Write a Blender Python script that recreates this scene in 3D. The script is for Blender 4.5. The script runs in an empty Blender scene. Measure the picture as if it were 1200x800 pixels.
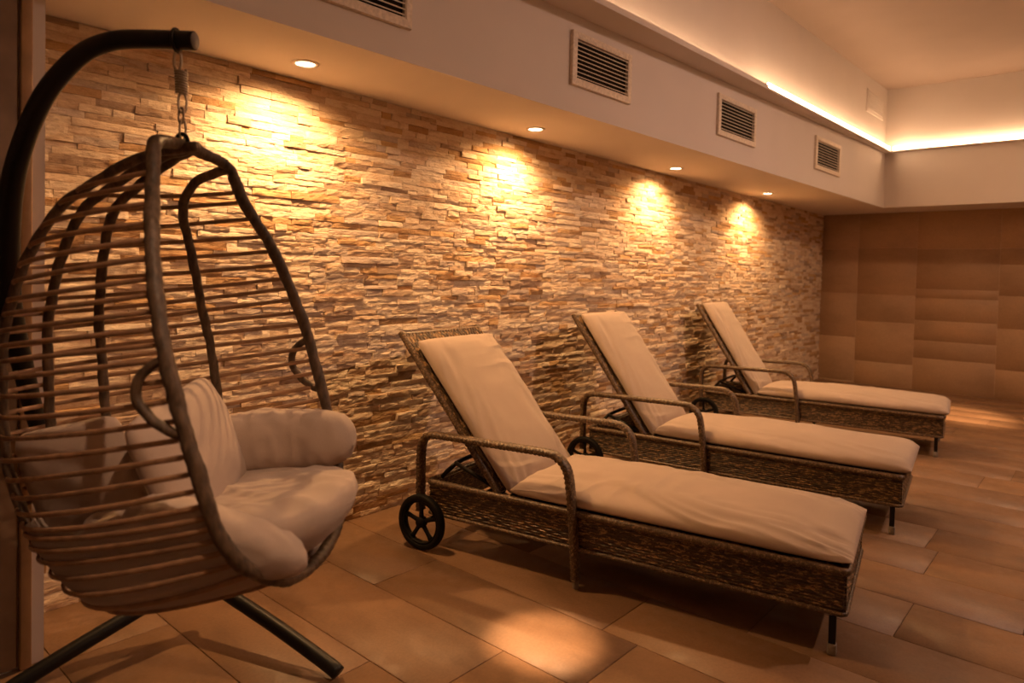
import bpy, bmesh, math, random
import numpy as np
from mathutils import Matrix, Vector, noise

SCN = bpy.context.scene
COL = SCN.collection
PI = math.pi

# ------------------------------------------------------------------ camera
CAM_POS = (0.0, -2.9727, 1.30)
RIGHT = np.array([0.65816614, -0.75250421, 0.02355326])
UP = np.array([0.00730485, 0.03766586, 0.99926369])
FWD = np.array([0.75283728, 0.65750947, -0.03028733])
cd = bpy.data.cameras.new('camera')
cam = bpy.data.objects.new('camera', cd)
COL.objects.link(cam)
M = Matrix.Identity(4)
for i in range(3):
    M[i][0] = RIGHT[i]; M[i][1] = UP[i]; M[i][2] = -FWD[i]; M[i][3] = CAM_POS[i]
cam.matrix_world = M
cd.sensor_width = 36.0
cd.lens = 801.687 / 1200 * 36.0
cd.shift_x = -(602.42 - 600) / 1200
cd.shift_y = -(400 - 347.51) / 1200
cd.clip_start = 0.05
cd.dof.use_dof = True
cd.dof.focus_distance = 3.0
cd.dof.aperture_fstop = 2.2
SCN.camera = cam

# ------------------------------------------------------------------ world, exposure, light settings
w = bpy.data.worlds.new('world'); SCN.world = w
w.use_nodes = True
w.node_tree.nodes['Background'].inputs[0].default_value = (0.02, 0.012, 0.008, 1)
w.node_tree.nodes['Background'].inputs[1].default_value = 0.05
SCN.view_settings.view_transform = 'Standard'
SCN.view_settings.look = 'None'
SCN.view_settings.gamma = 1.0
SCN.view_settings.use_curve_mapping = False
SCN.view_settings.exposure = 0.12

WARM = (1.0, 0.53, 0.21)
SPOT_W = 88.0
SPOT_ANGLE = 160.0
COVE_COL = (1.0, 0.60, 0.32)
COVE_STRENGTH = 20.0
FILL_COL = (1.0, 0.63, 0.47)
AMBER = (1.0, 0.57, 0.28)
# x, y, watts, beam angle, aim point on the floor, colour
CEIL_SPOTS = [(1.95, -1.75, 1700, 8, (1.90, -1.49), AMBER), (4.6, -3.7, 3600, 11, (8.2, -1.9), AMBER), (4.9, -4.3, 185, 150, (4.2, -2.4), FILL_COL),  # narrow pair makes the floor pools; the wide one is added fill
              (7.6, -3.7, 120, 150, (7.2, -2.2), (1.0, .60, .34)), (.55, -3.3, 185, 24, (.80, -.72), (1.0, .60, .36))]  # unseen lamps added: wide fill, and one brightening the egg chair

# room dimensions (metres): stone wall is y = 0, room towards -y
L = 9.7056; H1 = 2.2136; DS = 0.03472; D0 = 0.88435; HS = 0.01782; H20 = 2.85625
XC = L - 0.6739
XL = -1.8; YF = -5.4; ZC = 3.6
def dsoff(x): return D0 - DS * (XC - x)
def hlip(x): return H20 - HS * (XC - x)

# ------------------------------------------------------------------ helpers
class MB:
    """collects vertices and faces of ONE mesh"""
    def __init__(self):
        self.v = []; self.f = []; self.s = []; self.n = 0
    def add(self, v, f, smooth=True):
        v = np.asarray(v, float).reshape(-1, 3)
        self.v.append(v)
        for q in f:
            self.f.append(tuple(int(i) + self.n for i in q)); self.s.append(smooth)
        self.n += len(v)
        return self
    def grid(self, P, wrap_u=False, wrap_v=False, smooth=True, flip=False):
        P = np.asarray(P, float); a, b = P.shape[:2]
        f = []
        for i in range(a if wrap_u else a - 1):
            for j in range(b if wrap_v else b - 1):
                i2 = (i + 1) % a; j2 = (j + 1) % b
                q = (i * b + j, i2 * b + j, i2 * b + j2, i * b + j2)
                f.append(q[::-1] if flip else q)
        return self.add(P.reshape(-1, 3), f, smooth)
    def box(self, lo, hi, bevel=0.0, seg=2, mat=None, smooth=False):
        bm = bmesh.new()
        bmesh.ops.create_cube(bm, size=1.0)
        for v in bm.verts:
            v.co = Vector([(lo[k] + hi[k]) / 2 + v.co[k] * (hi[k] - lo[k]) for k in range(3)])
        if bevel > 0:
            bmesh.ops.bevel(bm, geom=list(bm.edges), offset=bevel, segments=seg, profile=0.5, affect='EDGES')
        bm.verts.index_update()
        vs = np.array([v.co for v in bm.verts])
        if mat is not None:
            vs = np.array([mat @ Vector(p) for p in vs])
        fs = [[v.index for v in f.verts] for f in bm.faces]
        bm.free()
        return self.add(vs, fs, smooth or bevel > 0)
    def prism(self, poly, z0, z1):
        """plan polygon (counter-clockwise); z0, z1 scalars or per-vertex lists"""
        n = len(poly)
        z0 = [z0] * n if np.isscalar(z0) else z0
        z1 = [z1] * n if np.isscalar(z1) else z1
        v = [(p[0], p[1], z) for p, z in zip(poly, z0)] + [(p[0], p[1], z) for p, z in zip(poly, z1)]
        f = [tuple(range(n))[::-1], tuple(range(n, 2 * n))]
        f += [(i, (i + 1) % n, n + (i + 1) % n, n + i) for i in range(n)]
        return self.add(v, f, False)
    def tube(self, path, r, n=10, closed=False, caps=True, sect=None, side=None, mod=None, smooth=True):
        """sweep; sect: list of 2-D points (side, normal) multiplied by r; side: fixed side vector"""
        P = np.asarray(path, float); k = len(P)
        T = np.gradient(P, axis=0) if not closed else np.roll(P, -1, 0) - np.roll(P, 1, 0)
        T /= np.linalg.norm(T, axis=1)[:, None] + 1e-12
        r = np.broadcast_to(np.asarray(r, float), (k,))
        if sect is None:
            a = np.arange(n) * 2 * PI / n
            sect = np.stack([np.cos(a), np.sin(a)], 1)
        sect = np.asarray(sect, float); n = len(sect)
        if side is None:
            ref = np.array([0, 0, 1.0]) if abs(T[0][2]) < .9 else np.array([1.0, 0, 0])
            A = np.cross(T[0], ref); A /= np.linalg.norm(A)
            As = [A]
            for i in range(1, k):
                A = As[-1] - T[i] * (As[-1] @ T[i]); A /= np.linalg.norm(A) + 1e-12; As.append(A)
            As = np.array(As)
        else:
            side = np.asarray(side, float)
            As = np.array([side - t * (side @ t) for t in T]); As /= np.linalg.norm(As, axis=1)[:, None]
        Bs = np.cross(T, As)
        ln = np.concatenate([[0], np.cumsum(np.linalg.norm(np.diff(P, axis=0), axis=1))])
        V = np.zeros((k, n, 3))
        for j in range(n):
            m = r.copy()
            if mod is not None:
                m = m * mod(ln, j / n * 2 * PI)
            V[:, j] = P + As * (sect[j, 0] * m)[:, None] + Bs * (sect[j, 1] * m)[:, None]
        f = []
        for i in range(k if closed else k - 1):
            i2 = (i + 1) % k
            for j in range(n):
                j2 = (j + 1) % n
                f.append((i * n + j, i * n + j2, i2 * n + j2, i2 * n + j))
        if caps and not closed:
            f.append(tuple(range(n))[::-1]); f.append(tuple(range((k - 1) * n, k * n)))
        return self.add(V.reshape(-1, 3), f, smooth)
    def lathe(self, prof, n=32, axis='z', c=(0, 0, 0), closed=False):
        """prof: (radius, height) points revolved about an axis"""
        a = np.arange(n) * 2 * PI / n
        P = np.zeros((len(prof), n, 3))
        for i, (r, h) in enumerate(prof):
            x, y, z = r * np.cos(a), r * np.sin(a), np.full(n, h)
            P[i] = np.stack({'z': (x, y, z), 'y': (x, z, y), 'x': (z, x, y)}[axis], 1)
        P += np.array(c)
        return self.grid(P, wrap_u=closed, wrap_v=True, flip=(axis != 'y'))
    def xf(self, M):
        M = np.array(M)
        self.v = [v @ M[:3, :3].T + M[:3, 3] for v in self.v]
        return self
    def build(self, name, mat, parent=None, loc=None, fix=True):
        me = bpy.data.meshes.new(name)
        v = np.concatenate(self.v)
        me.from_pydata(v.tolist(), [], self.f)
        me.polygons.foreach_set('use_smooth', np.array(self.s, bool))
        if fix:
            bm = bmesh.new(); bm.from_mesh(me)
            bmesh.ops.recalc_face_normals(bm, faces=bm.faces); bm.to_mesh(me); bm.free()
        me.update()
        me.materials.append(mat)
        o = bpy.data.objects.new(name, me); COL.objects.link(o)
        if parent: o.parent = parent
        if loc: o.location = loc
        return o

def tag(o, label=None, cat=None, group=None, kind=None):
    if label: o['label'] = label
    if cat: o['category'] = cat
    if group: o['group'] = group
    if kind: o['kind'] = kind
    return o
def thing(name, label, cat, loc=(0, 0, 0), rz=0.0, group=None):
    o = bpy.data.objects.new(name, None); COL.objects.link(o)
    o.empty_display_size = .1
    o.location = loc; o.rotation_euler = (0, 0, rz)
    return tag(o, label, cat, group)
def children(o): return [c for c in bpy.data.objects if c.parent == o]
def copy_tree(o, parent=None):
    c = o.copy(); COL.objects.link(c); c.parent = parent
    for ch in children(o): copy_tree(ch, c)
    return c
def spline(pts, n=12, closed=False):
    """Catmull-Rom through pts"""
    P = np.asarray(pts, float); k = len(P); out = []
    for i in range(k if closed else k - 1):
        if closed: p0, p1, p2, p3 = P[(i - 1) % k], P[i], P[(i + 1) % k], P[(i + 2) % k]
        else:
            p1, p2 = P[i], P[i + 1]
            p0 = P[i - 1] if i > 0 else 2 * p1 - p2
            p3 = P[i + 2] if i + 2 < k else 2 * p2 - p1
        for t in np.linspace(0, 1, n, endpoint=False):
            out.append(.5 * ((2 * p1) + (-p0 + p2) * t + (2 * p0 - 5 * p1 + 4 * p2 - p3) * t * t + (-p0 + 3 * p1 - 3 * p2 + p3) * t ** 3))
    if not closed: out.append(P[-1])
    return np.array(out)
def resample(P, step):
    P = np.asarray(P); s = np.concatenate([[0], np.cumsum(np.linalg.norm(np.diff(P, axis=0), axis=1))])
    n = max(2, int(s[-1] / step) + 1); t = np.linspace(0, s[-1], n)
    return np.stack([np.interp(t, s, P[:, k]) for k in range(3)], 1)
def superellipse(n, a, b, p=4, q=None):
    q = q or p
    t = (np.arange(n) + .5) * 2 * PI / n
    c, s = np.cos(t), np.sin(t)
    return np.stack([a * np.sign(c) * np.abs(c) ** (2 / p), b * np.sign(s) * np.abs(s) ** (2 / q)], 1)

# ------------------------------------------------------------------ materials
class NT:
    def __init__(self, name, rough=.6, spec=.3):
        self.m = bpy.data.materials.new(name); self.m.use_nodes = True
        self.t = self.m.node_tree; self.n = self.t.nodes; self.b = self.n['Principled BSDF']
        self.b.inputs['Roughness'].default_value = rough
        self.b.inputs['Specular IOR Level'].default_value = spec
    def new(self, kind, **kw):
        d = self.n.new(kind)
        for k, v in kw.items():
            if k.startswith('i_'): d.inputs[k[2:].replace('_', ' ')].default_value = v
            else: setattr(d, k, v)
        return d
    def link(self, a, b): self.t.links.new(a, b)
    def coord(self, scale=(1, 1, 1), kind='Object'):
        tc = self.new('ShaderNodeTexCoord'); mp = self.new('ShaderNodeMapping')
        mp.inputs['Scale'].default_value = scale
        self.link(tc.outputs[kind], mp.inputs[0]); return mp.outputs[0]
    def noise(self, vec, scale, detail=4, rough=.5):
        d = self.new('ShaderNodeTexNoise'); d.inputs['Scale'].default_value = scale
        d.inputs['Detail'].default_value = detail; d.inputs['Roughness'].default_value = rough
        self.link(vec, d.inputs['Vector']); return d.outputs['Fac']
    def ramp(self, fac, stops, interp='LINEAR'):
        d = self.new('ShaderNodeValToRGB'); cr = d.color_ramp; cr.interpolation = interp
        while len(cr.elements) < len(stops): cr.elements.new(.5)
        for e, (p, c) in zip(cr.elements, stops):
            e.position = p; e.color = tuple(c) + (1,) if len(c) == 3 else c
        self.link(fac, d.inputs[0]); return d.outputs[0]
    def mix(self, fac, a, b, mode='MIX'):
        d = self.new('ShaderNodeMix', data_type='RGBA', blend_type=mode)
        for s, x in ((0, fac), (6, a), (7, b)):
            if isinstance(x, (int, float)): d.inputs[s].default_value = x
            elif isinstance(x, tuple): d.inputs[s].default_value = x + (1,)
            else: self.link(x, d.inputs[s])
        return d.outputs[2]
    def bump(self, h, strength=.3, dist=.01):
        d = self.new('ShaderNodeBump'); d.inputs['Strength'].default_value = strength
        d.inputs['Distance'].default_value = dist
        self.link(h, d.inputs['Height']); self.link(d.outputs[0], self.b.inputs['Normal']); return d
    def base(self, c):
        if isinstance(c, tuple): self.b.inputs['Base Color'].default_value = c + (1,)
        else: self.link(c, self.b.inputs['Base Color'])
    def island(self): return self.new('ShaderNodeNewGeometry').outputs['Random Per Island']

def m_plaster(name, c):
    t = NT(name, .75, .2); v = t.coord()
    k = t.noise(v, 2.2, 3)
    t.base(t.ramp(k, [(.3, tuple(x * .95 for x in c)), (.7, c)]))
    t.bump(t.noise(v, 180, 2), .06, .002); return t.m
def m_simple(name, c, rough=.5, spec=.4, metal=0.0, nscale=60, var=.15, bump=.05):
    t = NT(name, rough, spec); t.b.inputs['Metallic'].default_value = metal
    v = t.coord(); k = t.noise(v, nscale, 3)
    t.base(t.ramp(k, [(.3, tuple(x * (1 - var) for x in c)), (.7, tuple(min(1, x * (1 + var)) for x in c))]))
    if bump: t.bump(k, bump, .002)
    return t.m
def m_emit(name, c, s):
    m = bpy.data.materials.new(name); m.use_nodes = True
    n = m.node_tree.nodes; b = n['Principled BSDF']
    b.inputs['Base Color'].default_value = (.8, .8, .8, 1)
    b.inputs['Emission Color'].default_value = c + (1,); b.inputs['Emission Strength'].default_value = s
    return m
def m_stone():
    t = NT('split_face_stone', .82, .25)
    r = t.island(); v = t.coord()
    base = t.ramp(r, [(0, (.60, .45, .32)), (.10, (.78, .63, .47)), (.26, (.50, .32, .17)), (.33, (.82, .69, .53)), (.50, (.70, .53, .37)),
                      (.60, (.60, .50, .42)), (.68, (.84, .72, .57)), (.80, (.64, .43, .23)), (.86, (.74, .60, .46)), (.94, (.45, .33, .24)), (1, (.80, .66, .5))], 'CONSTANT')
    vs = t.coord((1, 1, 2.6))
    n1 = t.noise(vs, 9, 6, .62)
    vein = t.ramp(n1, [(.30, (.62, .42, .24)), (.48, (1, 1, 1)), (.62, (1, 1, 1)), (.8, (.86, .68, .48))])
    c = t.mix(.55, base, t.mix(1.0, base, vein, 'MULTIPLY'))
    n2 = t.noise(vs, 60, 5, .7)
    c = t.mix(.35, c, t.mix(1.0, c, t.ramp(n2, [(.3, (.6, .52, .44)), (.6, (1, 1, 1))]), 'MULTIPLY'))
    t.base(c)
    h = t.mix(.5, t.noise(vs, 38, 6, .65), t.noise(t.coord((1, 1, 5)), 26, 5, .6))
    t.bump(h, .75, .010); return t.m
def m_tile(name, a, b, c, rough=.34, spec=.45, stretch=(1, 1, 1), cloud=.75):
    t = NT(name, rough, spec)
    r = t.island(); v = t.coord(stretch)
    base = t.ramp(r, [(0, a), (.35, b), (.7, c), (1, a)])
    n1 = t.noise(v, 2.4, 6, .6)
    c1 = t.mix(cloud, base, t.mix(1.0, base, t.ramp(n1, [(.28, (.62, .58, .54)), (.5, (.95, .95, .95)), (.72, (1.15, 1.1, 1.02))]), 'MULTIPLY'))
    n2 = t.noise(t.coord(), 90, 3, .6)
    c2 = t.mix(.25, c1, t.mix(1.0, c1, t.ramp(n2, [(.35, (.6, .6, .6)), (.6, (1.1, 1.1, 1.1))]), 'MULTIPLY'))
    t.base(c2)
    t.link(t.ramp(t.noise(t.coord(), 14, 4), [(.3, (rough * .85,) * 3), (.7, (rough * 1.25,) * 3)]), t.b.inputs['Roughness'])
    t.bump(t.mix(.5, n1, n2), .05, .004); return t.m
def m_cloth(name, c):
    t = NT(name, .9, .12)
    v = t.coord(); k = t.noise(v, 5, 4)
    t.base(t.ramp(k, [(.3, tuple(x * .92 for x in c)), (.7, c)]))
    t.b.inputs['Sheen Weight'].default_value = .15
    h = t.mix(.35, t.noise(v, 420, 2), t.noise(v, 11, 3, .5))
    t.bump(h, .28, .008); return t.m
def m_wicker(name, dark, mid, light, scale=(14, 14, 120)):
    t = NT(name, .40, .5)
    k = t.noise(t.coord(scale), 1.0, 3, .65)
    c = t.ramp(k, [(.34, dark), (.46, mid), (.52, dark), (.60, light), (.68, dark), (.78, mid)])
    f = t.noise(t.coord(), 260, 2)
    t.base(t.mix(.4, c, t.mix(1.0, c, t.ramp(f, [(.3, (.5, .5, .5)), (.7, (1.2, 1.2, 1.2))]), 'MULTIPLY')))
    t.bump(f, .25, .002); return t.m
def m_bark(name, a, b):
    t = NT(name, .5, .4)
    k = t.noise(t.coord((60, 60, 22)), 1.0, 5, .6)
    t.base(t.ramp(k, [(.3, a), (.55, b), (.75, tuple(x * 1.7 for x in b))]))
    t.bump(k, .5, .006); return t.m

MAT = dict(
    plaster=m_plaster('warm_white_plaster', (.72, .66, .62)),
    ceiling=m_plaster('dimmed_ceiling_plaster', (.46, .37, .31)),  # plaster darkened so the ceiling reads dimmer; shade put into the colour
    stone=m_stone(),
    grout=m_simple('dark_joint', (.30, .21, .14), .9, .1),
    floor=m_tile('floor_stone_tile', (.245, .142, .078), (.275, .160, .088), (.215, .126, .071), 0.46, .38, (2.2, .8, 1)),
    tile_joint=m_simple('pale_tile_joint', (.52, .38, .26), .8, .2),
    floor_grout=m_simple('floor_grout', (.12, .075, .045), .8, .2),
    walltile=m_tile('wall_stone_tile', (.42, .272, .165), (.44, .288, .175), (.40, .262, .162), .5, .35, (1, .7, 1.6), .5),
    cloth=m_cloth('taupe_cloth', (.46, .365, .30)),
    cloth2=m_cloth('taupe_pillow_cloth', (.46, .36, .295)),
    wicker=m_wicker('dark_wicker', (.020, .012, .007), (.085, .05, .026), (.44, .26, .11), (26, 26, 115)),
    wicker2=m_wicker('wicker_wrap', (.035, .022, .013), (.13, .08, .045), (.34, .22, .12), (90, 90, 90)),
    bark=m_bark('rattan_wrap', (.032, .020, .012), (.10, .062, .036)),
    cane=m_simple('cane_strand', (.32, .185, .102), .5, .4, nscale=25, var=.3),
    black=m_simple('black_powder_coat', (.008, .007, .006), .42, .28, nscale=200, var=.1, bump=.08),
    rubber=m_simple('black_rubber', (.008, .007, .006), .6, .15),
    plastic=m_simple('grey_plastic_cap', (.22, .19, .16), .5, .4),
    steel=m_simple('dull_steel', (.42, .36, .28), .35, .5, metal=1.0),
    ventframe=m_simple('cream_vent_metal', (.74, .64, .52), .5, .4, bump=0),
    dark=m_simple('duct_shade', (.02, .016, .012), .8, .1),
    trimring=m_simple('white_lamp_trim', (.75, .68, .6), .4, .4),
    wood=m_simple('brown_door', (.20, .125, .07), .5, .35, nscale=9, var=.2),
    woodlight=m_simple('door_frame_wood', (.36, .22, .11), .45, .4, nscale=12, var=.2),
    grey=m_simple('grey_door_edge', (.30, .29, .28), .5, .4),
    lens=m_emit('lamp_lens', (1.0, .80, .50), 14.0),
    led=m_emit('led_strip', COVE_COL, COVE_STRENGTH),
    led_far=m_emit('led_strip_dimmed', COVE_COL, 40.0),
)
rnd = random.Random(7)

# ------------------------------------------------------------------ structure
def struct(o, label=None): return tag(o, label, None, None, 'structure')

# floor: grout bed with individual stone tiles in one mesh
floor = MB()
floor.box((XL - .2, YF - .2, -.08), (L + .2, .2, -.004))
f_o = floor.build('floor', MAT['floor_grout']); struct(f_o, 'floor of large brown stone tiles')
tiles = MB()
xs = [1.755 + .355 * k for k in range(-11, 24)]
for i in range(len(xs) - 1):
    x0, x1 = max(xs[i], XL), min(xs[i + 1], L)
    if x1 - x0 < .02: continue
    y = -0.0 - rnd.uniform(.1, 1.1)
    # joint positions read from the photograph for the columns near the camera
    off = {10: -1.43, 11: -.70, 12: -1.60, 13: -2.00, 14: -2.41, 15: -2.77, 16: -2.38, 17: -2.32}.get(i)
    ys = []
    yy = off if off is not None else -rnd.uniform(.2, 1.2)
    while yy < 0: yy += 1.05
    ys = [0.0]
    yy -= 1.05
    while yy > YF: ys.append(yy); yy -= 1.05
    ys.append(YF)
    for a, c in zip(ys[:-1], ys[1:]):
        if a - c < .01: continue
        g = .0016
        tiles.box((x0 + g, c + g, -.03), (x1 - g, a - g, 0.0), .0012, 1)
tl = tiles.build('floor_tiles', MAT['floor'], f_o, fix=False)

# end wall of large tiles
ew = MB(); ew.box((L + .0015, YF - .2, -.05), (L + .2, .2, ZC + .1))
ew_o = ew.build('wall_right', MAT['tile_joint']); struct(ew_o, 'end wall of large beige brown stone tiles')
wt = MB()
yj = [0.0, -.456, -1.13, -1.98, -2.76, -3.54, -4.3, YF]
zj = [0.0, .02, .60, 1.18, 1.755, H1 + .02]
for i in range(len(yj) - 1):
    zz = list(zj)
    if i == 2: zz = [0.0, .40, .62, .87, 1.145, 1.255, 1.75, H1 + .02]
    if i == 3: zz = [0.0, .34, .82, 1.20, 1.56, 1.755, H1 + .02]
    if i == 1: zz = [0.0, .30, .82, 1.17, H1 * .80, H1 + .02]
    for a, c in zip(zz[:-1], zz[1:]):
        g = .002
        wt.box((L, yj[i + 1] + g, a + g), (L + .03, yj[i] - g, c - g), .001, 1)
wt.build('wall_tiles', MAT['walltile'], ew_o, fix=False)

# the other walls
b = MB(); b.box((XL - .2, YF - .2, -.05), (L + .2, YF, ZC + .1)); struct(b.build('wall_front', MAT['plaster']))
b = MB(); b.box((XL - .2, YF, -.05), (XL, .2, ZC + .1)); struct(b.build('wall_back_left', MAT['plaster'])).name = 'wall_near'
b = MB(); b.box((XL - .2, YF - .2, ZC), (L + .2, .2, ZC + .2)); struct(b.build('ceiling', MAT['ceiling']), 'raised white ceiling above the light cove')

# bulkhead over the stone wall and the end wall (soffit + fascia up to the raised ceiling)
b = MB()
b.prism([(XL, -dsoff(XL)), (XC, -D0), (XC, YF), (L + .05, YF), (L + .05, .05), (XL, .05)], H1, ZC + .02)
struct(b.build('trim_1', MAT['plaster']), 'white dropped bulkhead along the stone wall and end wall')
# front bulkhead (behind the camera)
b = MB(); b.prism([(XL, YF), (XC, YF), (XC, YF + .7), (XL, YF + .7)], H1, ZC + .02)
struct(b.build('trim_2', MAT['plaster']))
# light-cove lip: a thin ledge standing out of the bulkhead
OVL, OVR = .205, .075
def lip_pts(x):
    t = (x - XL) / (XC - XL)
    return OVL + (OVR - OVL) * min(1, max(0, (x - 3.0) / (XC - 3.0)))
b = MB()
XSTRIP = 5.3
xs_ = np.concatenate([np.linspace(XL, XSTRIP, 9), np.linspace(XSTRIP, XC - OVR, 6)[1:]])
for x0, x1 in zip(xs_[:-1], xs_[1:]):
    pl = [(x0, -dsoff(x0) - lip_pts(x0)), (x1, -dsoff(x1) - lip_pts(x1)), (x1, -dsoff(x1) + .01), (x0, -dsoff(x0) + .01)]
    za = [hlip(x0), hlip(x1), hlip(x1), hlip(x0)]
    b.prism(pl, za, [z + .016 for z in za])
    if x1 > XSTRIP + .01: continue
    pl2 = [pl[0], pl[1], (x1, pl[1][1] + .012), (x0, pl[0][1] + .012)]
    b.prism(pl2, [z + .016 for z in za], [z + .035 for z in za])
xe = XC - OVR
b.prism([(xe, YF + .7), (XC + .01, YF + .7), (XC + .01, -D0 + .01), (xe, -D0 + .01)], H20, H20 + .016)

struct(b.build('trim_3', MAT['plaster']), 'thin ledge of the light cove')
# front-side cove ledge (behind the camera)
b = MB(); b.prism([(XL, YF + .69), (XC, YF + .69), (XC, YF + .85), (XL, YF + .85)], 2.75, 2.766)
b.prism([(XL, YF + .838), (XC, YF + .838), (XC, YF + .85), (XL, YF + .85)], 2.766, 2.785)
struct(b.build('trim_4', MAT['plaster']))

# stone wall : rows of split-face stones, one mesh on a backing wall
bk = MB(); bk.box((XL - .2, .010, -.05), (L + .2, .2, ZC + .1))
bk_o = bk.build('wall_back', MAT['grout']); struct(bk_o, 'wall clad in split face stone strips')
def stone_wall():
    rg = np.random.default_rng(11)
    V = []; F = []; n = 0
    z = 0.0
    while z < H1 - .005:
        h = float(rg.choice([.022, .027, .031, .035, .040], p=[.12, .25, .3, .23, .1]))
        if z + h > H1 - .012: h = H1 - z - .001
        x = .45 - rg.uniform(0, .2)
        while x < L:
            ln = float(rg.choice([.07, .11, .15, .20, .28], p=[.10, .22, .28, .25, .15])) * rg.uniform(.85, 1.15)
            x1 = min(x + ln, L)
            if x1 - x < .02: x1 = L
            near = x < 3.2
            nu = max(3, int((x1 - x) / (.014 if near else .028))); nv = 4 if near else 3
            dep = rg.uniform(.006, .0125) if rg.random() < .88 else rg.uniform(.010, .020)
            g = .0005
            us = np.linspace(x + g, x1 - g, nu + 1); vs = np.linspace(z + g, z + h - g, nv + 1)
            U, W = np.meshgrid(us, vs, indexing='ij')
            tilt = rg.uniform(-.003, .0035); tx = rg.uniform(-.003, .003)
            D = dep + tilt * (W - z - h / 2) / h * 2 + tx * (U - (x + x1) / 2) / max(.05, x1 - x) * 2
            sd = rg.uniform(0, 90)
            for i in range(nu + 1):
                for j in range(nv + 1):
                    p = Vector((U[i, j] * 22, W[i, j] * 48, sd))
                    D[i, j] += .0042 * noise.noise(p) + .0024 * noise.noise(p * 2.7)
            edge = np.zeros_like(D); edge[0, :] = edge[-1, :] = 1; edge[:, 0] = edge[:, -1] = 1
            D -= edge * rg.uniform(.0005, .0024)
            D = np.maximum(D, .001)
            P = np.stack([U, -D, W], -1)
            # side skirts back to the wall
            a, bb = P.shape[:2]
            base = n
            V.append(P.reshape(-1, 3)); n += a * bb
            for i in range(a - 1):
                for j in range(bb - 1):
                    F.append((base + i * bb + j, base + (i + 1) * bb + j, base + (i + 1) * bb + j + 1, base + i * bb + j + 1))
            per = [(i, 0) for i in range(a)] + [(a - 1, j) for j in range(1, bb)] + [(i, bb - 1) for i in range(a - 2, -1, -1)] + [(0, j) for j in range(bb - 2, 0, -1)]
            sk = np.array([[U[i, j], .012, W[i, j]] for i, j in per])
            V.append(sk); m = len(per)
            for k in range(m):
                k2 = (k + 1) % m
                i, j = per[k]; i2, j2 = per[k2]
                F.append((base + i * bb + j, n + k, n + k2, base + i2 * bb + j2))
            n += m
            x = x1
        z += h
    me = bpy.data.meshes.new('stone_cladding')
    me.from_pydata(np.concatenate(V).tolist(), [], F)
    me.update(); me.materials.append(MAT['stone'])
    o = bpy.data.objects.new('stone_cladding', me); COL.objects.link(o); o.parent = bk_o
    return o
stone_wall()

# left wall stub with a door frame
PX, PY = .668, -.37
b = MB(); b.box((XL, PY, -.02), (PX, .02, H1 + .01), 0); struct(b.build('wall_left', MAT['plaster']), 'plaster wall end beside the hanging chair')
b = MB(); b.box((.598, PY - .022, 0), (.630, PY + .01, 2.2), .004); struct(b.build('trim_5', MAT['woodlight']), 'wooden door casing')
b = MB(); b.box((-.4, PY - .012, 0.01), (.594, PY + .01, 2.2), .003)
d1 = b.build('door_1', MAT['wood']); struct(d1, 'dark brown door at the left edge')
b = MB(); b.box((.44, PY - .030, 0.01), (.535, PY - .012, 2.2), .004); b.build('door_stile', MAT['grey'], d1)

# ------------------------------------------------------------------ lamps
def downlight(x, y, z, label, group, watts, angle, col, blend=.85, r=.045):
    o = thing('recessed_downlight', label, 'ceiling light', (x, y, z), 0, group)
    m = MB(); m.lathe([(r * .93, -.001), (r * .95, -.006), (r * 1.15, -.007), (r * 1.36, -.003), (r * 1.38, 0.0), (r * .93, .0)], 32, 'z', closed=True)
    m.build('trim_ring', MAT['trimring'], o)
    m = MB(); m.lathe([(.0005, -.0035), (r * .5, -.004), (r * .93, -.002)], 32); m.build('lens', MAT['lens'], o)
    ld = bpy.data.lights.new('downlight_lamp', 'SPOT'); ld.energy = watts; ld.color = col
    ld.spot_size = math.radians(angle); ld.spot_blend = blend; ld.shadow_soft_size = .025
    lo = bpy.data.objects.new('downlight_lamp', ld); COL.objects.link(lo); lo.parent = o; lo.location = (0, 0, -.02)
    return o
names = ['above the wall nearest the hanging chair', 'above the stone wall, second from the hanging chair',
         'above the stone wall, third from the hanging chair', 'in the soffit nearest the tiled end wall']
for (x, y), nm in zip([(1.67, -.262), (3.287, -.245), (5.10, -.245), (7.05, -.258)], names):
    downlight(x, y, H1, 'glowing round downlight ' + nm, 'downlights over the stone wall', SPOT_W, SPOT_ANGLE, WARM)
for x, y, wt_, ang, aim, col_ in CEIL_SPOTS:   # lamp energy in watts
    o = downlight(x, y, ZC, 'unseen round downlight in the raised ceiling, there for floor pools and added fill', 'downlights in the raised ceiling', wt_, ang, col_, .9)
    lo = [c for c in children(o) if c.type == 'LIGHT'][0]
    lo.rotation_euler = Vector((aim[0] - x, aim[1] - y, -ZC)).to_track_quat('-Z', 'Y').to_euler()

def led(name, pts, label, mat='led'):
    m = MB(); m.tube(pts, 1.0, sect=[(-.006, 0), (.006, 0), (.006, .004), (-.006, .004)], side=None, smooth=False)
    o = m.build(name, MAT[mat]); tag(o, label, 'light strip', 'cove light strips'); return o
def led_profile(pts, label):
    m = MB(); m.tube(pts, 1.0, sect=[(-.005, -.020), (.005, -.020), (.005, .020), (-.005, .020)], smooth=False)
    tag(m.build('led_strip', MAT['led']), label, 'light strip', 'cove light strips')
led_profile([(x, -dsoff(x) - lip_pts(x) + .010, hlip(x) + .037) for x in np.linspace(XSTRIP + .01, XC - OVR - .02, 24)], 'glowing warm light strip on the cove ledge above the air vents')
led_profile([(XC - OVR + .010, y, H20 + .037) for y in np.linspace(-D0 - OVR - .02, YF + .75, 20)], 'glowing warm light strip on the cove ledge above the tiled end wall')
led('led_strip', [(x, -dsoff(x) - .05, hlip(x) + .024) for x in np.linspace(XL + .02, XSTRIP - .05, 30)], 'dim part of the cove light hidden behind the ledge edge', 'led_far')
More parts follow.
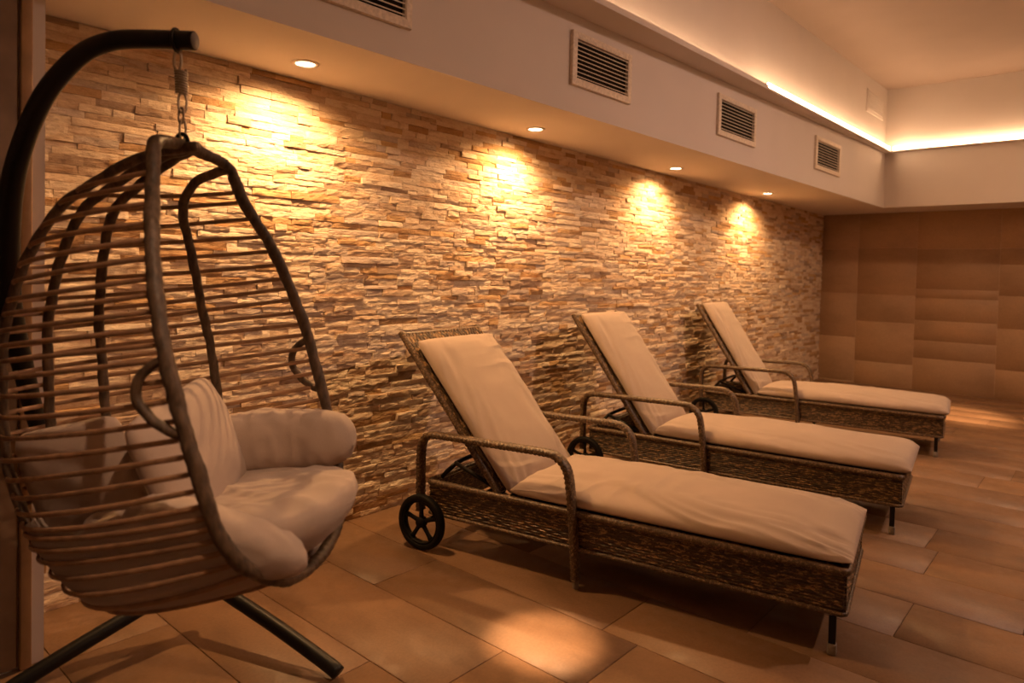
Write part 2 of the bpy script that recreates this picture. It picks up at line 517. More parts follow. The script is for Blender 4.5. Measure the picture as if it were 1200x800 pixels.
led('led_strip', [(x, YF + .80, 2.774) for x in np.linspace(XL + .02, XC - .1, 30)], 'light strip in the cove opposite the stone wall', 'led_far')

# ------------------------------------------------------------------ air vents
def vent(x0, x1, z0, z1, label):
    ang = math.atan(-DS)
    o = thing('air_vent', label, 'air vent', (x0, -dsoff(x0), z0), ang, 'air vents in the bulkhead')
    W = (x1 - x0) / math.cos(ang); H = z1 - z0; bw = .042
    m = MB()
    prof = [(0, -.001), (.003, -.020), (bw * .8, -.024), (bw, -.020), (bw, .004)]
    P = []
    for ins, y in prof:
        P.append([(ins, y, ins), (W - ins, y, ins), (W - ins, y, H - ins), (ins, y, H - ins)])
    m.grid(np.array(P), wrap_v=True, smooth=False); m.build('frame', MAT['ventframe'], o)
    m = MB(); m.box((bw * .8, -.0015, bw * .8), (W - bw * .8, -.0005, H - bw * .8)); m.build('duct_shade_sheet', MAT['dark'], o)  # dark sheet stands in for the duct's shade; bulkhead behind is solid
    n = 9
    for k in range(n):
        z = bw + (H - 2 * bw) * (k + .5) / n
        m = MB(); m.box((bw - .002, -.0195, z - .0028), (W - bw + .002, -.0145, z + .0022), .0008, 1); m.build('louvre', MAT['ventframe'], o)
vent(1.36, 1.944, 2.349, 2.645, 'white louvred air vent cut off by the top edge, nearest the hanging chair')
vent(3.05, 3.63, 2.363, 2.662, 'white louvred air vent above the middle of the nearest lounger')
vent(4.77, 5.419, 2.372, 2.679, 'white louvred air vent, third from the hanging chair')
vent(6.74, 7.43, 2.380, 2.696, 'white louvred air vent nearest the tiled end wall')
# small painted grille on the upper wall of the cove
xg0, xg1, zg0, zg1 = 8.25, 8.86, 3.21, 3.46
o = thing('wall_grille', 'small white grille high on the wall above the light cove', 'air vent', (xg0, -dsoff(xg0), zg0), math.atan(-DS))
m = MB(); m.box((0, -.010, 0), (xg1 - xg0, .002, zg1 - zg0), .003); m.build('plate', MAT['plaster'], o)
for k in range(8):
    z = .03 + k * .027
    m = MB(); m.box((.04, -.018, z), (xg1 - xg0 - .04, -.009, z + .012), .002, 1); m.build('louvre', MAT['plaster'], o)

# ------------------------------------------------------------------ wicker lounger
def weave(mb, o, ux, uz, nn, W, H, row=.0112, col=.036, amp=.0046):
    """basket-weave sheet: rows of horizontal strands passing in front of and behind stakes"""
    o, ux, uz, nn = map(lambda q: np.asarray(q, float), (o, ux, uz, nn))
    nr = max(2, round(H / row)); nc = max(2, round(W / col))
    iu = np.arange(nc * 4 + 1); iv = np.arange(nr * 4 + 1)
    U, Vv = np.meshgrid(iu / 4, iv / 4, indexing='ij')
    r = np.floor(np.minimum(Vv, nr - 1e-6)); fr = Vv - r
    D = amp * .55 * np.cos(PI * (U + r * 1.0)) * np.clip(np.sin(PI * fr), 0, 1) + amp * 1.5 * (np.clip(np.sin(PI * fr), 0, 1) ** .8 - 1)
    rg = np.random.default_rng(int(W * 1000) + int(H * 1000))
    D += rg.normal(0, amp * .12, D.shape)
    P = o + ux * (U / nc * W)[..., None] + uz * (Vv / nr * H)[..., None] + nn * D[..., None]
    mb.grid(P)
def braid(ln, ph): return 1 + .17 * np.cos(2 * ph - ln * 190) * np.cos(3 * ph + ln * 210) + .08 * np.cos(3 * ph + ln * 260)
def wrapmod(ln, ph): return 1 + .10 * np.sign(np.sin(ln * 240)) * np.cos(ph * 3) + .05 * np.cos(ln * 480)

def pad(Ls, W, T, seed, puff=.012, wr=.004, foot=True, n_s=190, n_c=104):
    """a stuffed pad along x from 0 to -Ls, width W about y, resting on z = 0"""
    P = np.zeros((n_s, n_c, 3))
    tt = np.linspace(-1, 1, n_s); tt = np.sign(tt) * (1 - (1 - np.abs(tt)) ** 1.5)
    sec = superellipse(n_c, 1, 1, 5, 2.5)
    for i, t in enumerate(tt):
        ez = max(0.0, 1 - abs(t) ** 12) ** .5
        x = -Ls / 2 + t * -Ls / 2
        dF = -x                                            # distance from the foot edge
        if foot: ez *= .60 + .40 * min(1.0, dF / .30) ** .7
        if i in (0, n_s - 1): ez = 0.0
        e = .955 + .045 * max(0.0, 1 - abs(t) ** 16) ** .5
        yn = sec[:, 0]
        y = yn * W / 2 * e
        up = np.clip(sec[:, 1], 0, None); dn = np.clip(sec[:, 1], None, 0)
        top = T * .62 + puff * (1 - yn ** 2) * (1 - t ** 4 * .6)
        z = T * .38 + up * top * ez + dn * T * .38 * min(1, ez * 1.3)
        P[i, :, 0] = x; P[i, :, 1] = y; P[i, :, 2] = z
        for j in range(n_c):
            if sec[j, 1] <= -.35: continue
            X, Y = x, y[j]
            wx = .10 * noise.noise(Vector((X * 2.1, Y * 2.3, seed + 30)))
            q = noise.noise(Vector((X * 3.2 + Y * 2.0, (Y + wx) * 9.0 - X * 1.4, seed)))
            r1 = max(0, 1 - abs(noise.noise(Vector((X * 2.0 + Y * 3.0, (Y + wx) * 11.0 + X * 2.4, seed + 9)))) * 3.4)
            r2 = max(0, 1 - abs(noise.noise(Vector(((X + wx) * 7.5 - Y * 3, Y * 5.0 + X * 2.5, seed + 19)))) * 3.6)
            m2 = min(1, max(0, noise.noise(Vector((X * 1.7, Y * 1.7, seed + 50))) * 2.4 + .35))
            dsp = wr * (1.1 * q + 1.0 * r1 + .9 * r2 * m2)
            if foot and dF < .22:
                pl = abs(noise.noise(Vector((X * 5, Y * 34, seed + 4)))) * (1 - dF / .22)
                dsp -= wr * 3.8 * pl
            k = min(1, max(0, sec[j, 1] + .35) * 1.3) * min(1, ez * 1.3)
            P[i, j, 2] += dsp * k
            P[i, j, 1] += .5 * dsp * k * np.sign(yn[j]) * abs(yn[j]) ** 6
    m = MB(); m.grid(P, wrap_v=True)
    for row in (0, n_s - 1):
        m.add(np.vstack([P[row], P[row].mean(0)]), [(j, (j + 1) % n_c, n_c) for j in range(n_c)])
    return m

FRZ0, FRZ1 = .157, .308
LW = .70
HINGE = (-1.42, 0, .315)
def lounger_proto():
    root = thing('sun_lounger', 'x', 'sun lounger', (0, 0, 0), 0, 'wicker sun loungers along the stone wall')
    X0, X1 = -1.80, .008
    # woven base: four sheets and a plain inner core
    m = MB()
    H = FRZ1 - FRZ0
    weave(m, (X0, .004, FRZ0), (1, 0, 0), (0, 0, 1), (0, -1, 0), X1 - X0, H)
    weave(m, (X0, LW - .004, FRZ0), (1, 0, 0), (0, 0, 1), (0, 1, 0), X1 - X0, H)
    weave(m, (X1 - .003, 0.002, FRZ0), (0, 1, 0), (0, 0, 1), (1, 0, 0), LW - .004, H)
    weave(m, (X0 + .003, 0.002, FRZ0), (0, 1, 0), (0, 0, 1), (-1, 0, 0), LW - .004, H)
    for lo, hi in (((X0 + .01, .010, FRZ0 + .004), (X1 - .01, .026, FRZ1)), ((X0 + .01, LW - .026, FRZ0 + .004), (X1 - .01, LW - .010, FRZ1)),
                   ((X1 - .026, .012, FRZ0 + .004), (X1 - .010, LW - .012, FRZ1)), ((X0 + .010, .012, FRZ0 + .004), (X0 + .026, LW - .012, FRZ1)),
                   ((-1.40, .02, FRZ1 - .045), (X1 - .02, LW - .02, FRZ1 - .012))):
        m.box(lo, hi)
    m.build('woven_base', MAT['wicker'], root, fix=False)
    # braided rim and lower band
    loop = [(X0, .0, 0), (X1, .0, 0), (X1, LW, 0), (X0, LW, 0)]
    def ring(z, r, name, mat, mod):
        cr = []
        rr = .02
        for (x, y, sx, sy) in ((X0, .0, 1, 1), (X1, .0, -1, 1), (X1, LW, -1, -1), (X0, LW, 1, -1)):
            cx, cy = x + sx * rr, y + sy * rr
            a0 = {(1, 1): PI, (-1, 1): 1.5 * PI, (-1, -1): 0, (1, -1): .5 * PI}[(sx, sy)]
            for k in range(5):
                a = a0 + k * PI / 8
                cr.append((cx + rr * math.cos(a), cy + rr * math.sin(a), z))
        P = resample(np.vstack([cr, cr[:1]]), .006)[:-1]
        q = MB(); q.tube(P, r, 10, closed=True, mod=mod, side=None); q.build(name, mat, root)
    ring(FRZ1 + .0, .0150, 'braided_rim', MAT['wicker2'], braid)
    ring(FRZ0 + .003, .0085, 'lower_band', MAT['wicker2'], wrapmod)
    # legs at the foot end
    for y in (.030, LW - .030):
        q = MB(); q.box((-.046, y - .012, .03), (-.022, y + .012, FRZ0 + .05), .003)
        lg = q.build('leg', MAT['black'], root)
        q = MB(); q.box((-.049, y - .0155, 0.0), (-.019, y + .0155, .042), .005); q.build('foot_cap', MAT['plastic'], lg)
    # arms: a bent flat bar wrapped with wicker
    for sgn, y in ((-1, -.016), (1, LW + .016)):
        path = spline([(-1.835, y, .17), (-1.838, y, .36), (-1.835, y, .47), (-1.812, y, .520), (-1.755, y, .540), (-1.45, y, .545), (-1.17, y, .548),
                       (-1.105, y, .535), (-1.066, y, .500), (-1.047, y, .44), (-1.030, y, .30), (-1.012, y, .10), (-1.008, y, .035)], 10)
        path = resample(path, .005)
        q = MB(); sec = superellipse(14, .027, .0155, 3.0)
        q.tube(path, 1.0, sect=sec, side=(0, 1, 0), mod=lambda l, p: 1 + .09 * np.cos(PI * (np.floor(p / (PI / 3.5)) + l / .011)) + .03 * np.cos(l * 900))
        am = q.build('armrest', MAT['wicker2'], root)
        q = MB(); q.lathe([(.001, 0), (.012, 0), (.0135, .004), (.0135, .030), (.010, .036), (.001, .036)], 16, c=(-1.008, y, 0)); q.build('foot_cap', MAT['plastic'], am)
    # wheels
    for sgn, y in ((-1, -.058), (1, LW + .058)):
        cx, cz, R = -1.795, .131, .131
        q = MB()
        hub = [(.001, -.018), (.022, -.018), (.024, -.012), (.024, .016), (.018, .020), (.001, .020)]
        q.lathe(hub, 20, 'y', (cx, y, cz))
        for k in range(5):
            a = 2 * PI * k / 5 + .35
            p0 = np.array((cx + .015 * math.cos(a), y, cz + .015 * math.sin(a))); p1 = np.array((cx + .100 * math.cos(a), y, cz + .100 * math.sin(a)))
            q.tube(np.linspace(p0, p1, 5), [1, .85, .8, .9, 1.1], sect=superellipse(10, .009, .012, 3), side=(0, 1, 0))
        q.lathe([(.094, -.014), (.094, .014), (.103, .014), (.103, -.014)], 40, 'y', (cx, y, cz), closed=True)
        wh = q.build('wheel', MAT['rubber'], root)
        q = MB(); a = np.linspace(0, 2 * PI, 14, endpoint=False)
        q.lathe([(.1155 + .0155 * math.copysign(abs(math.cos(t)) ** .7, math.cos(t)), .019 * math.copysign(abs(math.sin(t)) ** .7, math.sin(t))) for t in a], 48, 'y', (cx, y, cz), closed=True)
        q.build('tyre', MAT['rubber'], wh)
    q = MB(); q.tube([(-1.79, -.05, .1275), (-1.79, LW + .05, .1275)], .011, 12); q.build('axle', MAT['black'], root)
    # steel cross bars and prop that hold the back up
    q = MB()
    q.tube(spline([(-1.76, .05, .325), (-1.72, .06, .37), (-1.70, .15, .40), (-1.70, .55, .40), (-1.72, .64, .37), (-1.76, .65, .325)], 8), .011, 10)
    q.build('support_bar', MAT['black'], root)
    for y in (.07, LW - .07):
        q = MB(); q.tube([(-1.44, y, .31), (-1.70, y, .40), (-1.79, y, .50)][0:2], .010, 10); q.build('support_strut', MAT['black'], root)
    # backrest, built flat about its hinge and then leaned
    bl = .888
    q = MB()
    weave(q, (-bl, .022, .017), (1, 0, 0), (0, 1, 0), (0, 0, 1), bl, LW - .044, .0125, .034, .0055)
    weave(q, (-bl, .022, -.017), (1, 0, 0), (0, 1, 0), (0, 0, -1), bl, LW - .044, .0125, .034, .0055)
    q.box((-bl + .004, .026, -.014), (0, LW - .026, .014))
    bk = q.build('backrest', MAT['wicker'], root, HINGE, fix=False)
    fr = resample(spline([(0, .022, 0), (-.3, .022, 0), (-bl + .03, .022, 0), (-bl, .034, 0), (-bl - .003, .1, 0), (-bl - .003, LW - .1, 0), (-bl, LW - .034, 0), (-bl + .03, LW - .022, 0), (-.3, LW - .022, 0), (0, LW - .022, 0)], 10), .006)
    q = MB(); q.tube(fr, .0165, 10, mod=braid); q.build('back_frame', MAT['wicker2'], bk)
    # cushion in two sections
    q = pad(1.385, .690, .075, 3.3, .026, .0085)
    st = q.build('seat_cushion', MAT['cloth'], root, (.024, LW / 2, FRZ1 + .004))
    q = pad(.855, .635, .070, 8.1, .016, .0075, foot=False)
    bc = q.build('back_cushion', MAT['cloth'], root)
    # tie strap at the edge of the back cushion
    q = MB(); q.tube(spline([(-.42, .032, .060), (-.40, .024, .040), (-.33, .016, .02), (-.25, .012, .005)], 8), 1.0, sect=superellipse(8, .006, .0018, 3), side=(1, 0, 0))
    q.build('tie_strap', MAT['cloth'], bc)
    return root
def pose_lounger(root, Fx, Fy, ang_deg, back_deg, cush_t, cush_scale, label):
    a = math.radians(ang_deg)
    root.location = (Fx, Fy, 0); root.rotation_euler = (0, 0, a); root['label'] = label
    th = math.radians(back_deg)
    for c in children(root):
        k = c.name.split('.')[0]
        if k == 'backrest': c.rotation_euler = (0, th, 0)
        if k == 'back_cushion':
            off = Vector((-cush_t, LW / 2, .018)); R = Matrix.Rotation(th, 3, 'Y')
            c.location = Vector(HINGE) + R @ off
            c.rotation_euler = (0, th, 0); c.scale = (cush_scale, 1, 1)
proto = lounger_proto()
LN = [(2.510, -2.318, -79.8, 49.6, -.035, 1.0, 'brown wicker sun lounger nearest the camera, its cushion stopping short of the woven top'),
      (3.957, -2.190, -82.6, 54.0, -.035, 1.07, 'brown wicker sun lounger in the middle of the row of three'),
      (5.995, -2.046, -82.0, 57.5, -.035, 1.085, 'brown wicker sun lounger farthest from the hanging chair, nearest the tiled end wall')]
roots = [proto] + [copy_tree(proto) for _ in LN[1:]]
for r_, p_ in zip(roots, LN): pose_lounger(r_, *p_)
# the two farther cushions have a fuller, rounder foot end
full = pad(1.405, .690, .082, 21.5, .024, .006, foot=False).build('seat_cushion', MAT['cloth'])
for r_ in roots[1:]:
    for c in children(r_):
        if c.name.startswith('seat_cushion'): c.data = full.data; c.location.x = .046
bpy.data.objects.remove(full)

# ------------------------------------------------------------------ hanging egg chair
SC = .90
HX = np.array([.78255, -1.11625]); FV = np.array([.56111813, -.82773573, 0]); SV = np.array([-.82773573, -.56111813, 0])
RIM = np.array([[1.659, .03, .0, 150], [1.645, .13, .02, 160], [1.62, .188, .043, 171.3], [1.58, .203, .053, 188.1], [1.5, .239, .076, 222.0], [1.4, .299, .117, 265.9], [1.3, .341, .151, 313.3],
                [1.2, .369, .183, 362.7], [1.1, .389, .215, 413.5], [1.0, .392, .244, 464.2], [.9, .391, .274, 514.6], [.8, .384, .304, 564.0], [.7, .374, .332, 612.6], [.62, .347, .359, 647.3],
                [.56, .301, .386, 667.7], [.5, .215, .412, 679.0], [.465, .11, .422, 686], [.455, .0, .424, 690]])
SIL = np.array([[170, .0, 1.655], [178, -.110, 1.639], [200, -.252, 1.583], [216, -.307, 1.543], [236, -.402, 1.491], [266, -.464, 1.413], [290, -.498, 1.351], [310, -.526, 1.299], [338, -.549, 1.226],
                [379, -.578, 1.118], [404, -.584, 1.053], [427, -.584, .993], [482, -.581, .848], [530, -.572, .722], [565, -.548, .631], [598, -.516, .546], [632, -.467, .460], [654, -.424, .405],
                [667, -.372, .375], [682, -.315, .340], [695, -.245, .311], [701, -.189, .300], [705, -.105, .296]])
GG = np.array([(150, 15), (171, 14), (200, 25), (237, 31), (282, 29), (329, 26), (362, 24), (385, 17), (450, 12), (514, 15), (555, 20), (591, 20), (647, 18), (667, 20), (679, 20), (690, 14)], float)
def chair_level(t):
    z, a, b_ = (np.interp(t, RIM[:, 3], RIM[:, k]) for k in range(3))
    yl = t + np.interp(t, GG[:, 0], GG[:, 1])
    c = -np.interp(yl, SIL[:, 0], SIL[:, 1]) - .052
    zb = np.interp(yl, SIL[:, 0], SIL[:, 2]) + np.interp(t, [520, 600, 690], [0, .03, .055])
    return z, a, b_, c, zb
def shell(t, phi):
    z, a, b_, c, zb = chair_level(t)
    B = np.interp(t, [150, 560, 640, 690], [0, 0, .05, .16]) - .03
    q = max(0.0, math.sin(phi)) ** 1.15
    s = a * math.cos(phi) + B * math.sin(2 * phi)
    f = b_ - (b_ + c) * q; zz = z + (zb - z) * q
    return np.array([f * SC, s * SC, 1.3 + (zz - 1.3) * SC])
def cl(f, s, z): return np.array([f, s, z])              # chair frame: f forward, s towards the camera side, z up
CH_RZ = math.atan2(FV[1], FV[0])
# local axes of the chair empty: +x = forward, +y = left of forward;  s axis is -y here
def loc3(p): return np.array([p[0], -p[1], p[2]])
CH_LOC = (HX[0], HX[1], 0)
chair = thing('egg_chair_basket', 'brown rattan egg shaped chair hanging from a black stand at the left', 'hanging chair', CH_LOC, CH_RZ)
def conv(P): return np.array([loc3(p) for p in P])
# rim loop
near = [shell(t, 0) for t in RIM[1:-1, 3]]
far = [shell(t, PI) for t in RIM[1:-1, 3]][::-1]
loop = spline(conv(near + [shell(690, 0)] + far + [shell(150, 0) * .5 + shell(150, PI) * .5]), 12, closed=True)
loop = resample(np.vstack([loop, loop[:1]]), .007)[:-1]
q = MB(); q.tube(loop, .0165, 12, closed=True, mod=lambda l, p: 1 + .035 * np.cos(l * 70 + p) + .035 * np.cos(l * 230 - 2 * p) + .05 * np.sin(l * 31) + .03 * np.sin(l * 83 + 2 * p))
q.build('rim', MAT['bark'], chair)
for ph in (76, 105, 123, 152):
    ts = np.linspace(154, 688, 46)
    R_ = [shell(t, math.radians(ph)) for t in ts]
    if ph > 150:      # this rib bends over at the top and joins the far side of the rim
        R_ = list(spline([shell(172, PI), shell(174, PI) * .55 + shell(182, math.radians(ph)) * .45, shell(190, math.radians(ph)) + np.array([.008, 0, .0]), shell(212, math.radians(ph))], 8)) + [shell(t, math.radians(ph)) for t in ts if t > 222]
    P = resample(conv(R_), .012)
    q = MB(); q.tube(P, .0135, 10, mod=lambda l, p: 1 + .07 * np.cos(l * 90 + p) + .04 * np.sin(l * 37)); q.build('rib', MAT['bark'], chair)
yts = [201, 215, 237, 261, 282, 303, 326, 344, 363, 385, 404, 422, 446, 468, 491, 513, 534, 555, 574, 591, 604, 617, 631, 646, 659, 670, 681]
for i, t in enumerate(yts):
    j = rnd.uniform(-2, 2)
    P = []
    for ph in np.linspace(0, PI, 44):
        tt = t + j * math.sin(ph) + 1.2 * math.sin(ph * 3 + i)
        p = shell(tt, ph)
        c = np.array([0, 0, p[2]]); d = p - c; ln = np.linalg.norm(d[:2])
        p = p + np.array([d[0], d[1], 0]) / max(ln, .05) * (.007 * math.sin(ph) ** .3 if 0 < ph < PI else 0)
        P.append(p)
    P = conv(P)
    q = MB(); q.tube(P, 1.0, sect=superellipse(8, .0042, .0064, 2.2)); q.build('cane_strand', MAT['cane'], chair)
# bottom ring where the ribs meet
P = conv([np.array([-.05 + .07 * math.cos(a), .07 * math.sin(a), shell(688, PI / 2)[2] - .0 + .02]) for a in np.linspace(0, 2 * PI, 24, endpoint=False)])
q = MB(); q.tube(P, .010, 8, closed=True); q.build('base_ring', MAT['bark'], chair)
# hand loops on the rim
for sg, t0, t1 in ((0, 420, 510), (1, 432, 520)):
    ph0 = 0 if sg == 0 else PI
    A, Bp = shell(t0, ph0), shell(t1, ph0)
    mid = []
    for k, w_ in ((.0, 0.0), (.10, .55), (.28, .95), (.5, 1.05), (.75, .8), (.92, .42), (1.0, 0.0)):
        p = shell(t0 + (t1 - t0) * k, ph0); p = p + np.array([-.075 * w_, (.01 if sg == 0 else -.01) * w_, -.01 * w_]); mid.append(p)
    P = spline(conv(mid), 8)
    q = MB(); q.tube(P, .011, 10, mod=lambda l, p: 1 + .06 * np.cos(l * 120 + p)); q.build('handle', MAT['bark'], chair)
# hanging eye on top
a = np.linspace(0, 2 * PI, 20, endpoint=False)
q = MB(); q.tube([(.018 * math.cos(t) * 1.0, .0, 1.628 + .024 * math.sin(t)) for t in a], .0055, 8, closed=True)
q.build('hanging_eye', MAT['black'], chair)

# stand
stand = thing('chair_stand', 'curved black steel stand with splayed legs holding the egg chair', 'chair stand', (1.07, -.60, 0))
SO = np.array([1.07, -.60, 0])
pp = [(.807, -1.131, 1.898), (.773, -1.092, 1.899), (.70, -1.02, 1.896), (.655, -.978, 1.886), (.611, -.943, 1.857), (.570, -.911, 1.803), (.537, -.860, 1.733), (.515, -.779, 1.628), (.509, -.687, 1.509), (.519, -.599, 1.347),
      (.541, -.530, 1.172), (.582, -.490, .988), (.632, -.462, .791), (.724, -.440, .559), (.882, -.450, .36), (1.03, -.515, .235), (1.11, -.55, .20)]
P = resample(spline(np.array(pp) - SO, 10), .01)
k = np.linspace(0, 1, len(P))
q = MB(); q.tube(P, np.interp(k, [0, .12, .25, .38, .5, .62, 1], [.0242, .0245, .026, .031, .031, .026, .025]), 20); q.build('pole', MAT['black'], stand)
pe = np.array(pp[0]) - SO; dv = np.array(pp[0]) - np.array(pp[1]); dv /= np.linalg.norm(dv)
q = MB(); q.tube([pe - dv * .004, pe + dv * .003], [.0225, .0215], 20); q.build('end_cap', MAT['plastic'], stand)
hub = np.array((1.10, -.535, .20)) - SO
def leg(end, mid):
    P = resample(spline([hub, hub * .75 + end * .25 + np.array([0, 0, mid * .3]), hub * .4 + end * .6 + np.array([0, 0, mid * .8]), end + (hub - end) * .06 + np.array([0, 0, .006]), end], 10), .012)
    n = len(P); q = MB(); q.tube(P, .0235, 16); return q
e1 = np.array((1.262, -1.165, .0235)) - SO
leg(e1, .012).build('leg', MAT['black'], stand)
e2 = np.array((.352, -.640, .0235)) - SO
leg(e2, .012).build('leg', MAT['black'], stand)
q = MB(); q.lathe([(.001, -.05), (.032, -.05), (.034, -.04), (.034, .04), (.030, .05), (.001, .05)], 20, c=tuple(hub)); q.build('hub', MAT['black'], stand)


# spring and hooks between stand and chair
sp = thing('hanging_spring', 'steel spring with hooks linking the black stand to the egg chair', 'chair hook', (.779, -1.104, 1.62))
so = np.array([.779, -1.104, 1.62])
rt = np.array([.6582, -.7525, 0.0]); fw = np.array([.7525, .6582, 0])
def link(c, h, wd, r, ax, name):
    a = np.linspace(0, 2 * PI, 28, endpoint=False)
    P = [np.asarray(c) - so + ax * (wd * math.copysign(abs(math.cos(t)) ** .8, math.cos(t))) + np.array([0, 0, h * math.sin(t)]) for t in a]
    q = MB(); q.tube(P, r, 8, closed=True); return q.build(name, MAT['steel'], sp)
a = np.linspace(0, 2 * PI, 32, endpoint=False)
pd = np.array([-dv[1], dv[0], 0]); pc = np.array((.776, -1.096, 1.898)) - so
q = MB(); q.tube([pc + pd / np.linalg.norm(pd) * .0285 * math.cos(t) + np.array([0, 0, .0285 * math.sin(t)]) for t in a], .0042, 8, closed=True); q.build('pole_ring', MAT['black'], sp)
link((.777, -1.100, 1.846), .027, .0095, .0036, rt, 'snap_hook')
th = np.linspace(0, 2 * PI * 9, 200)
q = MB(); q.tube([np.array([.782, -1.107, 1.820]) - so + rt * (.0135 * math.cos(t)) + fw * (.0135 * math.sin(t)) + np.array([rt[0] * .004 * i / 200, rt[1] * .004 * i / 200, -.062 * i / 200]) for i, t in enumerate(th)], .0033, 6)
q.build('coil', MAT['steel'], sp)
link((.786, -1.111, 1.735), .026, .010, .0034, fw * .6 + rt * .8, 'chain_link')
link((.783, -1.111, 1.701), .020, .009, .0034, rt * .9 - fw * .4, 'chain_link')
link((.785, -1.116, 1.663), .026, .0075, .0034, fw * .7 + rt * .7, 'snap_hook')

# ------------------------------------------------------------------ cushions of the egg chair
def pillow(w_, h_, t_, seed, n=46, wr=.0038, pinch=.05, p=2.2, sag=0.0):
    g = np.linspace(-1, 1, n); g = np.sign(g) * (1 - (1 - np.abs(g)) ** 1.35)
    U, V = np.meshgrid(g, g, indexing='ij')
    prof = (np.clip(1 - np.abs(U) ** (p + .4), 0, 1) * np.clip(1 - np.abs(V) ** (p + .4), 0, 1)) ** .5
    X = U * w_ / 2 * (1 - pinch * (1 - V ** 2)); Y = V * h_ / 2 * (1 - pinch * (1 - U ** 2))
    k_ = 1 - .10 * (np.abs(U) * np.abs(V)) ** 5; X = X * k_; Y = Y * k_; m = MB()
    for sgn in (1, -1):
        Z = np.zeros_like(U)
        for i in range(n):
            for j in range(n):
                e = 1 - min(1 - abs(U[i, j]), 1 - abs(V[i, j]))
                # folds run in from the corners and seams
                ang = math.atan2(V[i, j], U[i, j]); rad = math.hypot(U[i, j], V[i, j])
                q_ = noise.noise(Vector((math.cos(ang) * 4.2, math.sin(ang) * 4.2, seed + rad * .8)))
                q2 = noise.noise(Vector((U[i, j] * 2.2, V[i, j] * 2.2, seed + 7 + sgn)))
                Z[i, j] = sgn * t_ / 2 * prof[i, j] + sgn * prof[i, j] ** .5 * wr * (1.3 * q_ * rad ** 1.5 + 1.2 * q2)
        m.grid(np.stack([X, Y, Z + sag * (1 - V ** 2)], -1), flip=(sgn < 0))
    return m
def frame_mat(c, xdir, ydir):
    x = np.array(xdir, float); x /= np.linalg.norm(x); y = np.array(ydir, float); y -= x * (x @ y); y /= np.linalg.norm(y); z = np.cross(x, y)
    M_ = Matrix.Identity(4)
    for i in range(3): M_[i][0] = x[i]; M_[i][1] = y[i]; M_[i][2] = z[i]; M_[i][3] = c[i]
    return M_
def chair_world(M_loc):
    return Matrix.Translation(CH_LOC) @ Matrix.Rotation(CH_RZ, 4, 'Z') @ M_loc
def weld(mb_obj, dist=.0008):
    bm = bmesh.new(); bm.from_mesh(mb_obj.data); bmesh.ops.remove_doubles(bm, verts=bm.verts, dist=dist)
    bmesh.ops.recalc_face_normals(bm, faces=bm.faces); bm.to_mesh(mb_obj.data); bm.free()
def place_pillow(name, label, c, xd, yd, w_, h_, t_, seed, **kw):
    """c, xd, yd in the chair frame (f, s, z)"""
    m = pillow(w_, h_, t_, seed, **kw)
    o = m.build(name, MAT['cloth2']); weld(o)
    o.matrix_world = chair_world(frame_mat(loc3(c), loc3(xd), loc3(yd)))
    tag(o, label, 'cushion'); return o
place_pillow('throw_pillow', 'square taupe pillow leaning at the back of the egg chair, facing the seat', (.005, -.06, .79), (.121, .98, -.158), (-.337, .12, .922), .44, .36, .15, 2.0)
place_pillow('throw_pillow', 'taupe pillow pressed against the canes at the far left of the egg chair', (-.275, .0, .72), (.964, .12, .238), (-.265, .16, .92), .36, .33, .14, 5.0, pinch=.03)

# seat nest: a bowl shaped pad with two stuffed side rolls
nest = thing('seat_cushion', 'large taupe nest cushion with padded sides filling the egg chair seat', 'cushion', CH_LOC, CH_RZ)
def blob(path, rw, rh, side, seed, wr=.007, n=34, dens=.012):
    """stuffed roll along a path; rw/rh half width/height per control point"""
    P = spline(path, 10); k = np.linspace(0, 1, len(P)); kc = np.linspace(0, 1, len(path))
    Pr = resample(P, dens); kk = np.linspace(0, 1, len(Pr))
    W = np.interp(kk, kc, rw); H = np.interp(kk, kc, rh)
    e = np.clip(1 - np.abs(kk * 2 - 1) ** 9, 0, 1) ** .5; e[0] = e[-1] = .02
    T = np.gradient(Pr, axis=0); T /= np.linalg.norm(T, axis=1)[:, None]
    A = np.array([np.asarray(side) - t * (np.asarray(side) @ t) for t in T]); A /= np.linalg.norm(A, axis=1)[:, None]
    B = np.cross(T, A)
    sec = superellipse(n, 1, 1, 2.6)
    V = np.zeros((len(Pr), n, 3))
    for i in range(len(Pr)):
        for j in range(n):
            p = Pr[i] + A[i] * sec[j, 0] * W[i] * e[i] + B[i] * sec[j, 1] * H[i] * e[i]
            d = p - Pr[i]; ln = np.linalg.norm(d) + 1e-6
            q_ = noise.noise(Vector((p[0] * 9, p[1] * 9, p[2] * 9 + seed))); rr = 1 - abs(noise.noise(Vector((kk[i] * 9, sec[j, 0] * 1.2, sec[j, 1] * 1.2 + seed)))) * 3
            V[i, j] = p + d / ln * wr * (q_ + .8 * max(0, rr) * e[i])
    m = MB(); m.grid(V, wrap_v=True)
    for r in (0, -1):
        m.add(np.vstack([V[r], V[r].mean(0)]), [(j, (j + 1) % n, n) for j in range(n)])
    return m
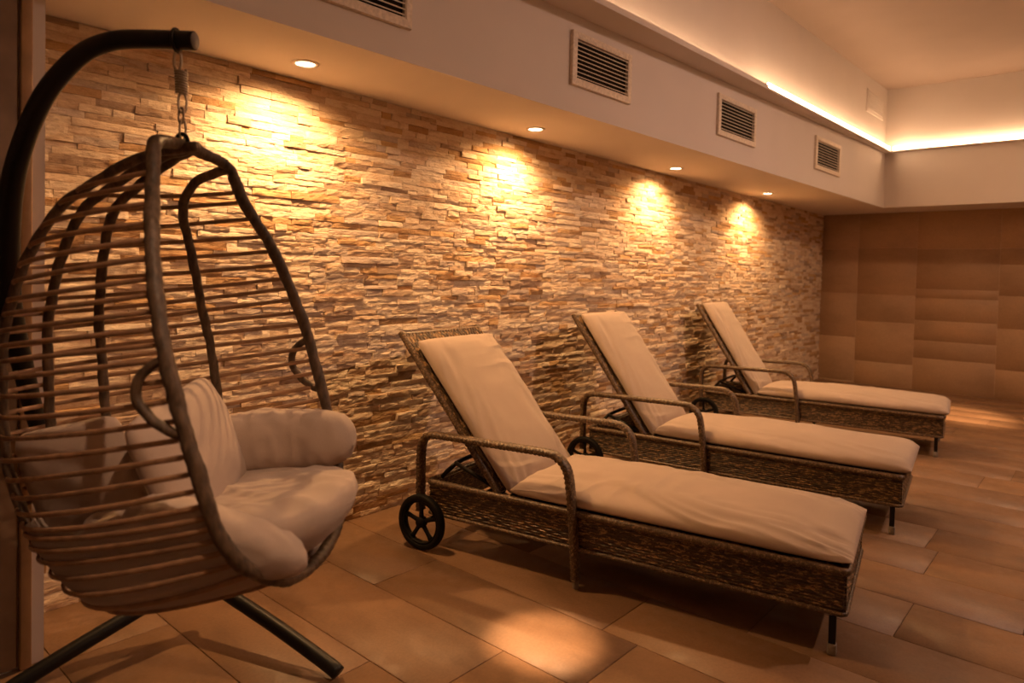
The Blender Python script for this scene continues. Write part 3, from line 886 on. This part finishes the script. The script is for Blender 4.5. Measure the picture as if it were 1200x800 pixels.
# bowl: follows the inside of the basket and fills its lower part
def nest_bowl():
    ts = np.linspace(592, 689.5, 44); ph = np.linspace(.02, PI - .02, 60)
    out = np.zeros((len(ts), len(ph), 3)); cen = np.array([.02, 0, .74])
    for i, t in enumerate(ts):
        for j, p in enumerate(ph):
            q_ = shell(t, p)
            k = .999 + .006 * noise.noise(Vector((t * .018, p * 9, 2.2))) + 0.006 * noise.noise(Vector((t * .06 + p * 3, p * 2.5, 7.7))) - .016 * max(0, 1 - abs(noise.noise(Vector((t * .045 + p * .8, p * 1.6 + 4, 1.7)))) * 4)
            axis = np.array([.03, 0, q_[2] + .006])
            out[i, j] = loc3(axis + (q_ - axis) * k)
    m = MB(); m.grid(out)
    return m
o = nest_bowl().build('seat_bowl', MAT['cloth'], nest); weld(o, .0015)
md = o.modifiers.new('thickness', 'SOLIDIFY'); md.thickness = .016; md.offset = -1
# pad: polar grid following the basket and bulging over the front rim
def nest_pad():
    nr, na = 40, 110
    top = np.zeros((nr, na, 3)); bot = np.zeros((nr, na, 3))
    for j in range(na):
        a = 2 * PI * j / na; ca, sa = math.cos(a), math.sin(a)
        # outline in (f, s): reaches past the rim at the front
        Rf = .415 if ca > 0 else .27
        f_e = .06 + Rf * math.copysign(abs(ca) ** .8, ca); s_e = .285 * math.copysign(abs(sa) ** .85, sa) * (1 if ca > 0 else 1 - .25 * abs(ca))
        for i in range(nr):
            r = i / (nr - 1)
            f = .06 + (f_e - .06) * r; s = s_e * r
            slope = .13 * (f - .06)
            z0 = .665 + slope
            edge = math.sqrt(max(0, 1 - r ** 6))
            wv = noise.noise(Vector((f * 6 + s * 3, s * 12 - f * 5, 3.3))); rd = max(0, 1 - abs(noise.noise(Vector((f * 5 - s * 7, s * 9 + f * 3, 8.8)))) * 3)
            pl = noise.noise(Vector((a * 6.5, r * 1.2, 5.5))) * r ** 3
            zt = z0 + .05 * edge - .025 * (1 - r * r) + .010 * wv + .008 * rd + .012 * pl
            zbot = z0 - (.10 + .07 * max(0, ca)) * math.sqrt(max(0, 1 - r ** 2.6)) - .0 + .004 * pl
            zbot = zbot - .02 * (1 - r)
            if i == nr - 1: zt = zbot = z0 - .005 + .006 * pl
            top[i, j] = loc3((f, s, zt)); bot[i, j] = loc3((f, s, zbot))
    m = MB(); m.grid(top, wrap_v=True); m.grid(bot, wrap_v=True, flip=True)
    return m
o = nest_pad().build('seat_pad', MAT['cloth'], nest); weld(o, .0015)
m = blob([loc3(p) for p in [(-.12, -.215, .75), (-.01, -.245, .765), (.10, -.275, .78), (.22, -.285, .79), (.32, -.27, .795), (.39, -.255, .785)]], [.06, .07, .07, .07, .068, .05], [.08, .09, .092, .092, .085, .065], (0, 1, 0), 1.0)
m.build('side_bolster', MAT['cloth'], nest)
m = blob([loc3(p) for p in [(-.02, .16, .68), (.08, .205, .695), (.18, .24, .70), (.28, .24, .68), (.37, .21, .648), (.44, .18, .612)]], [.04, .048, .055, .056, .052, .032], [.055, .064, .068, .066, .056, .035], (0, 1, 0), 6.0)
m.build('side_bolster', MAT['cloth'], nest)
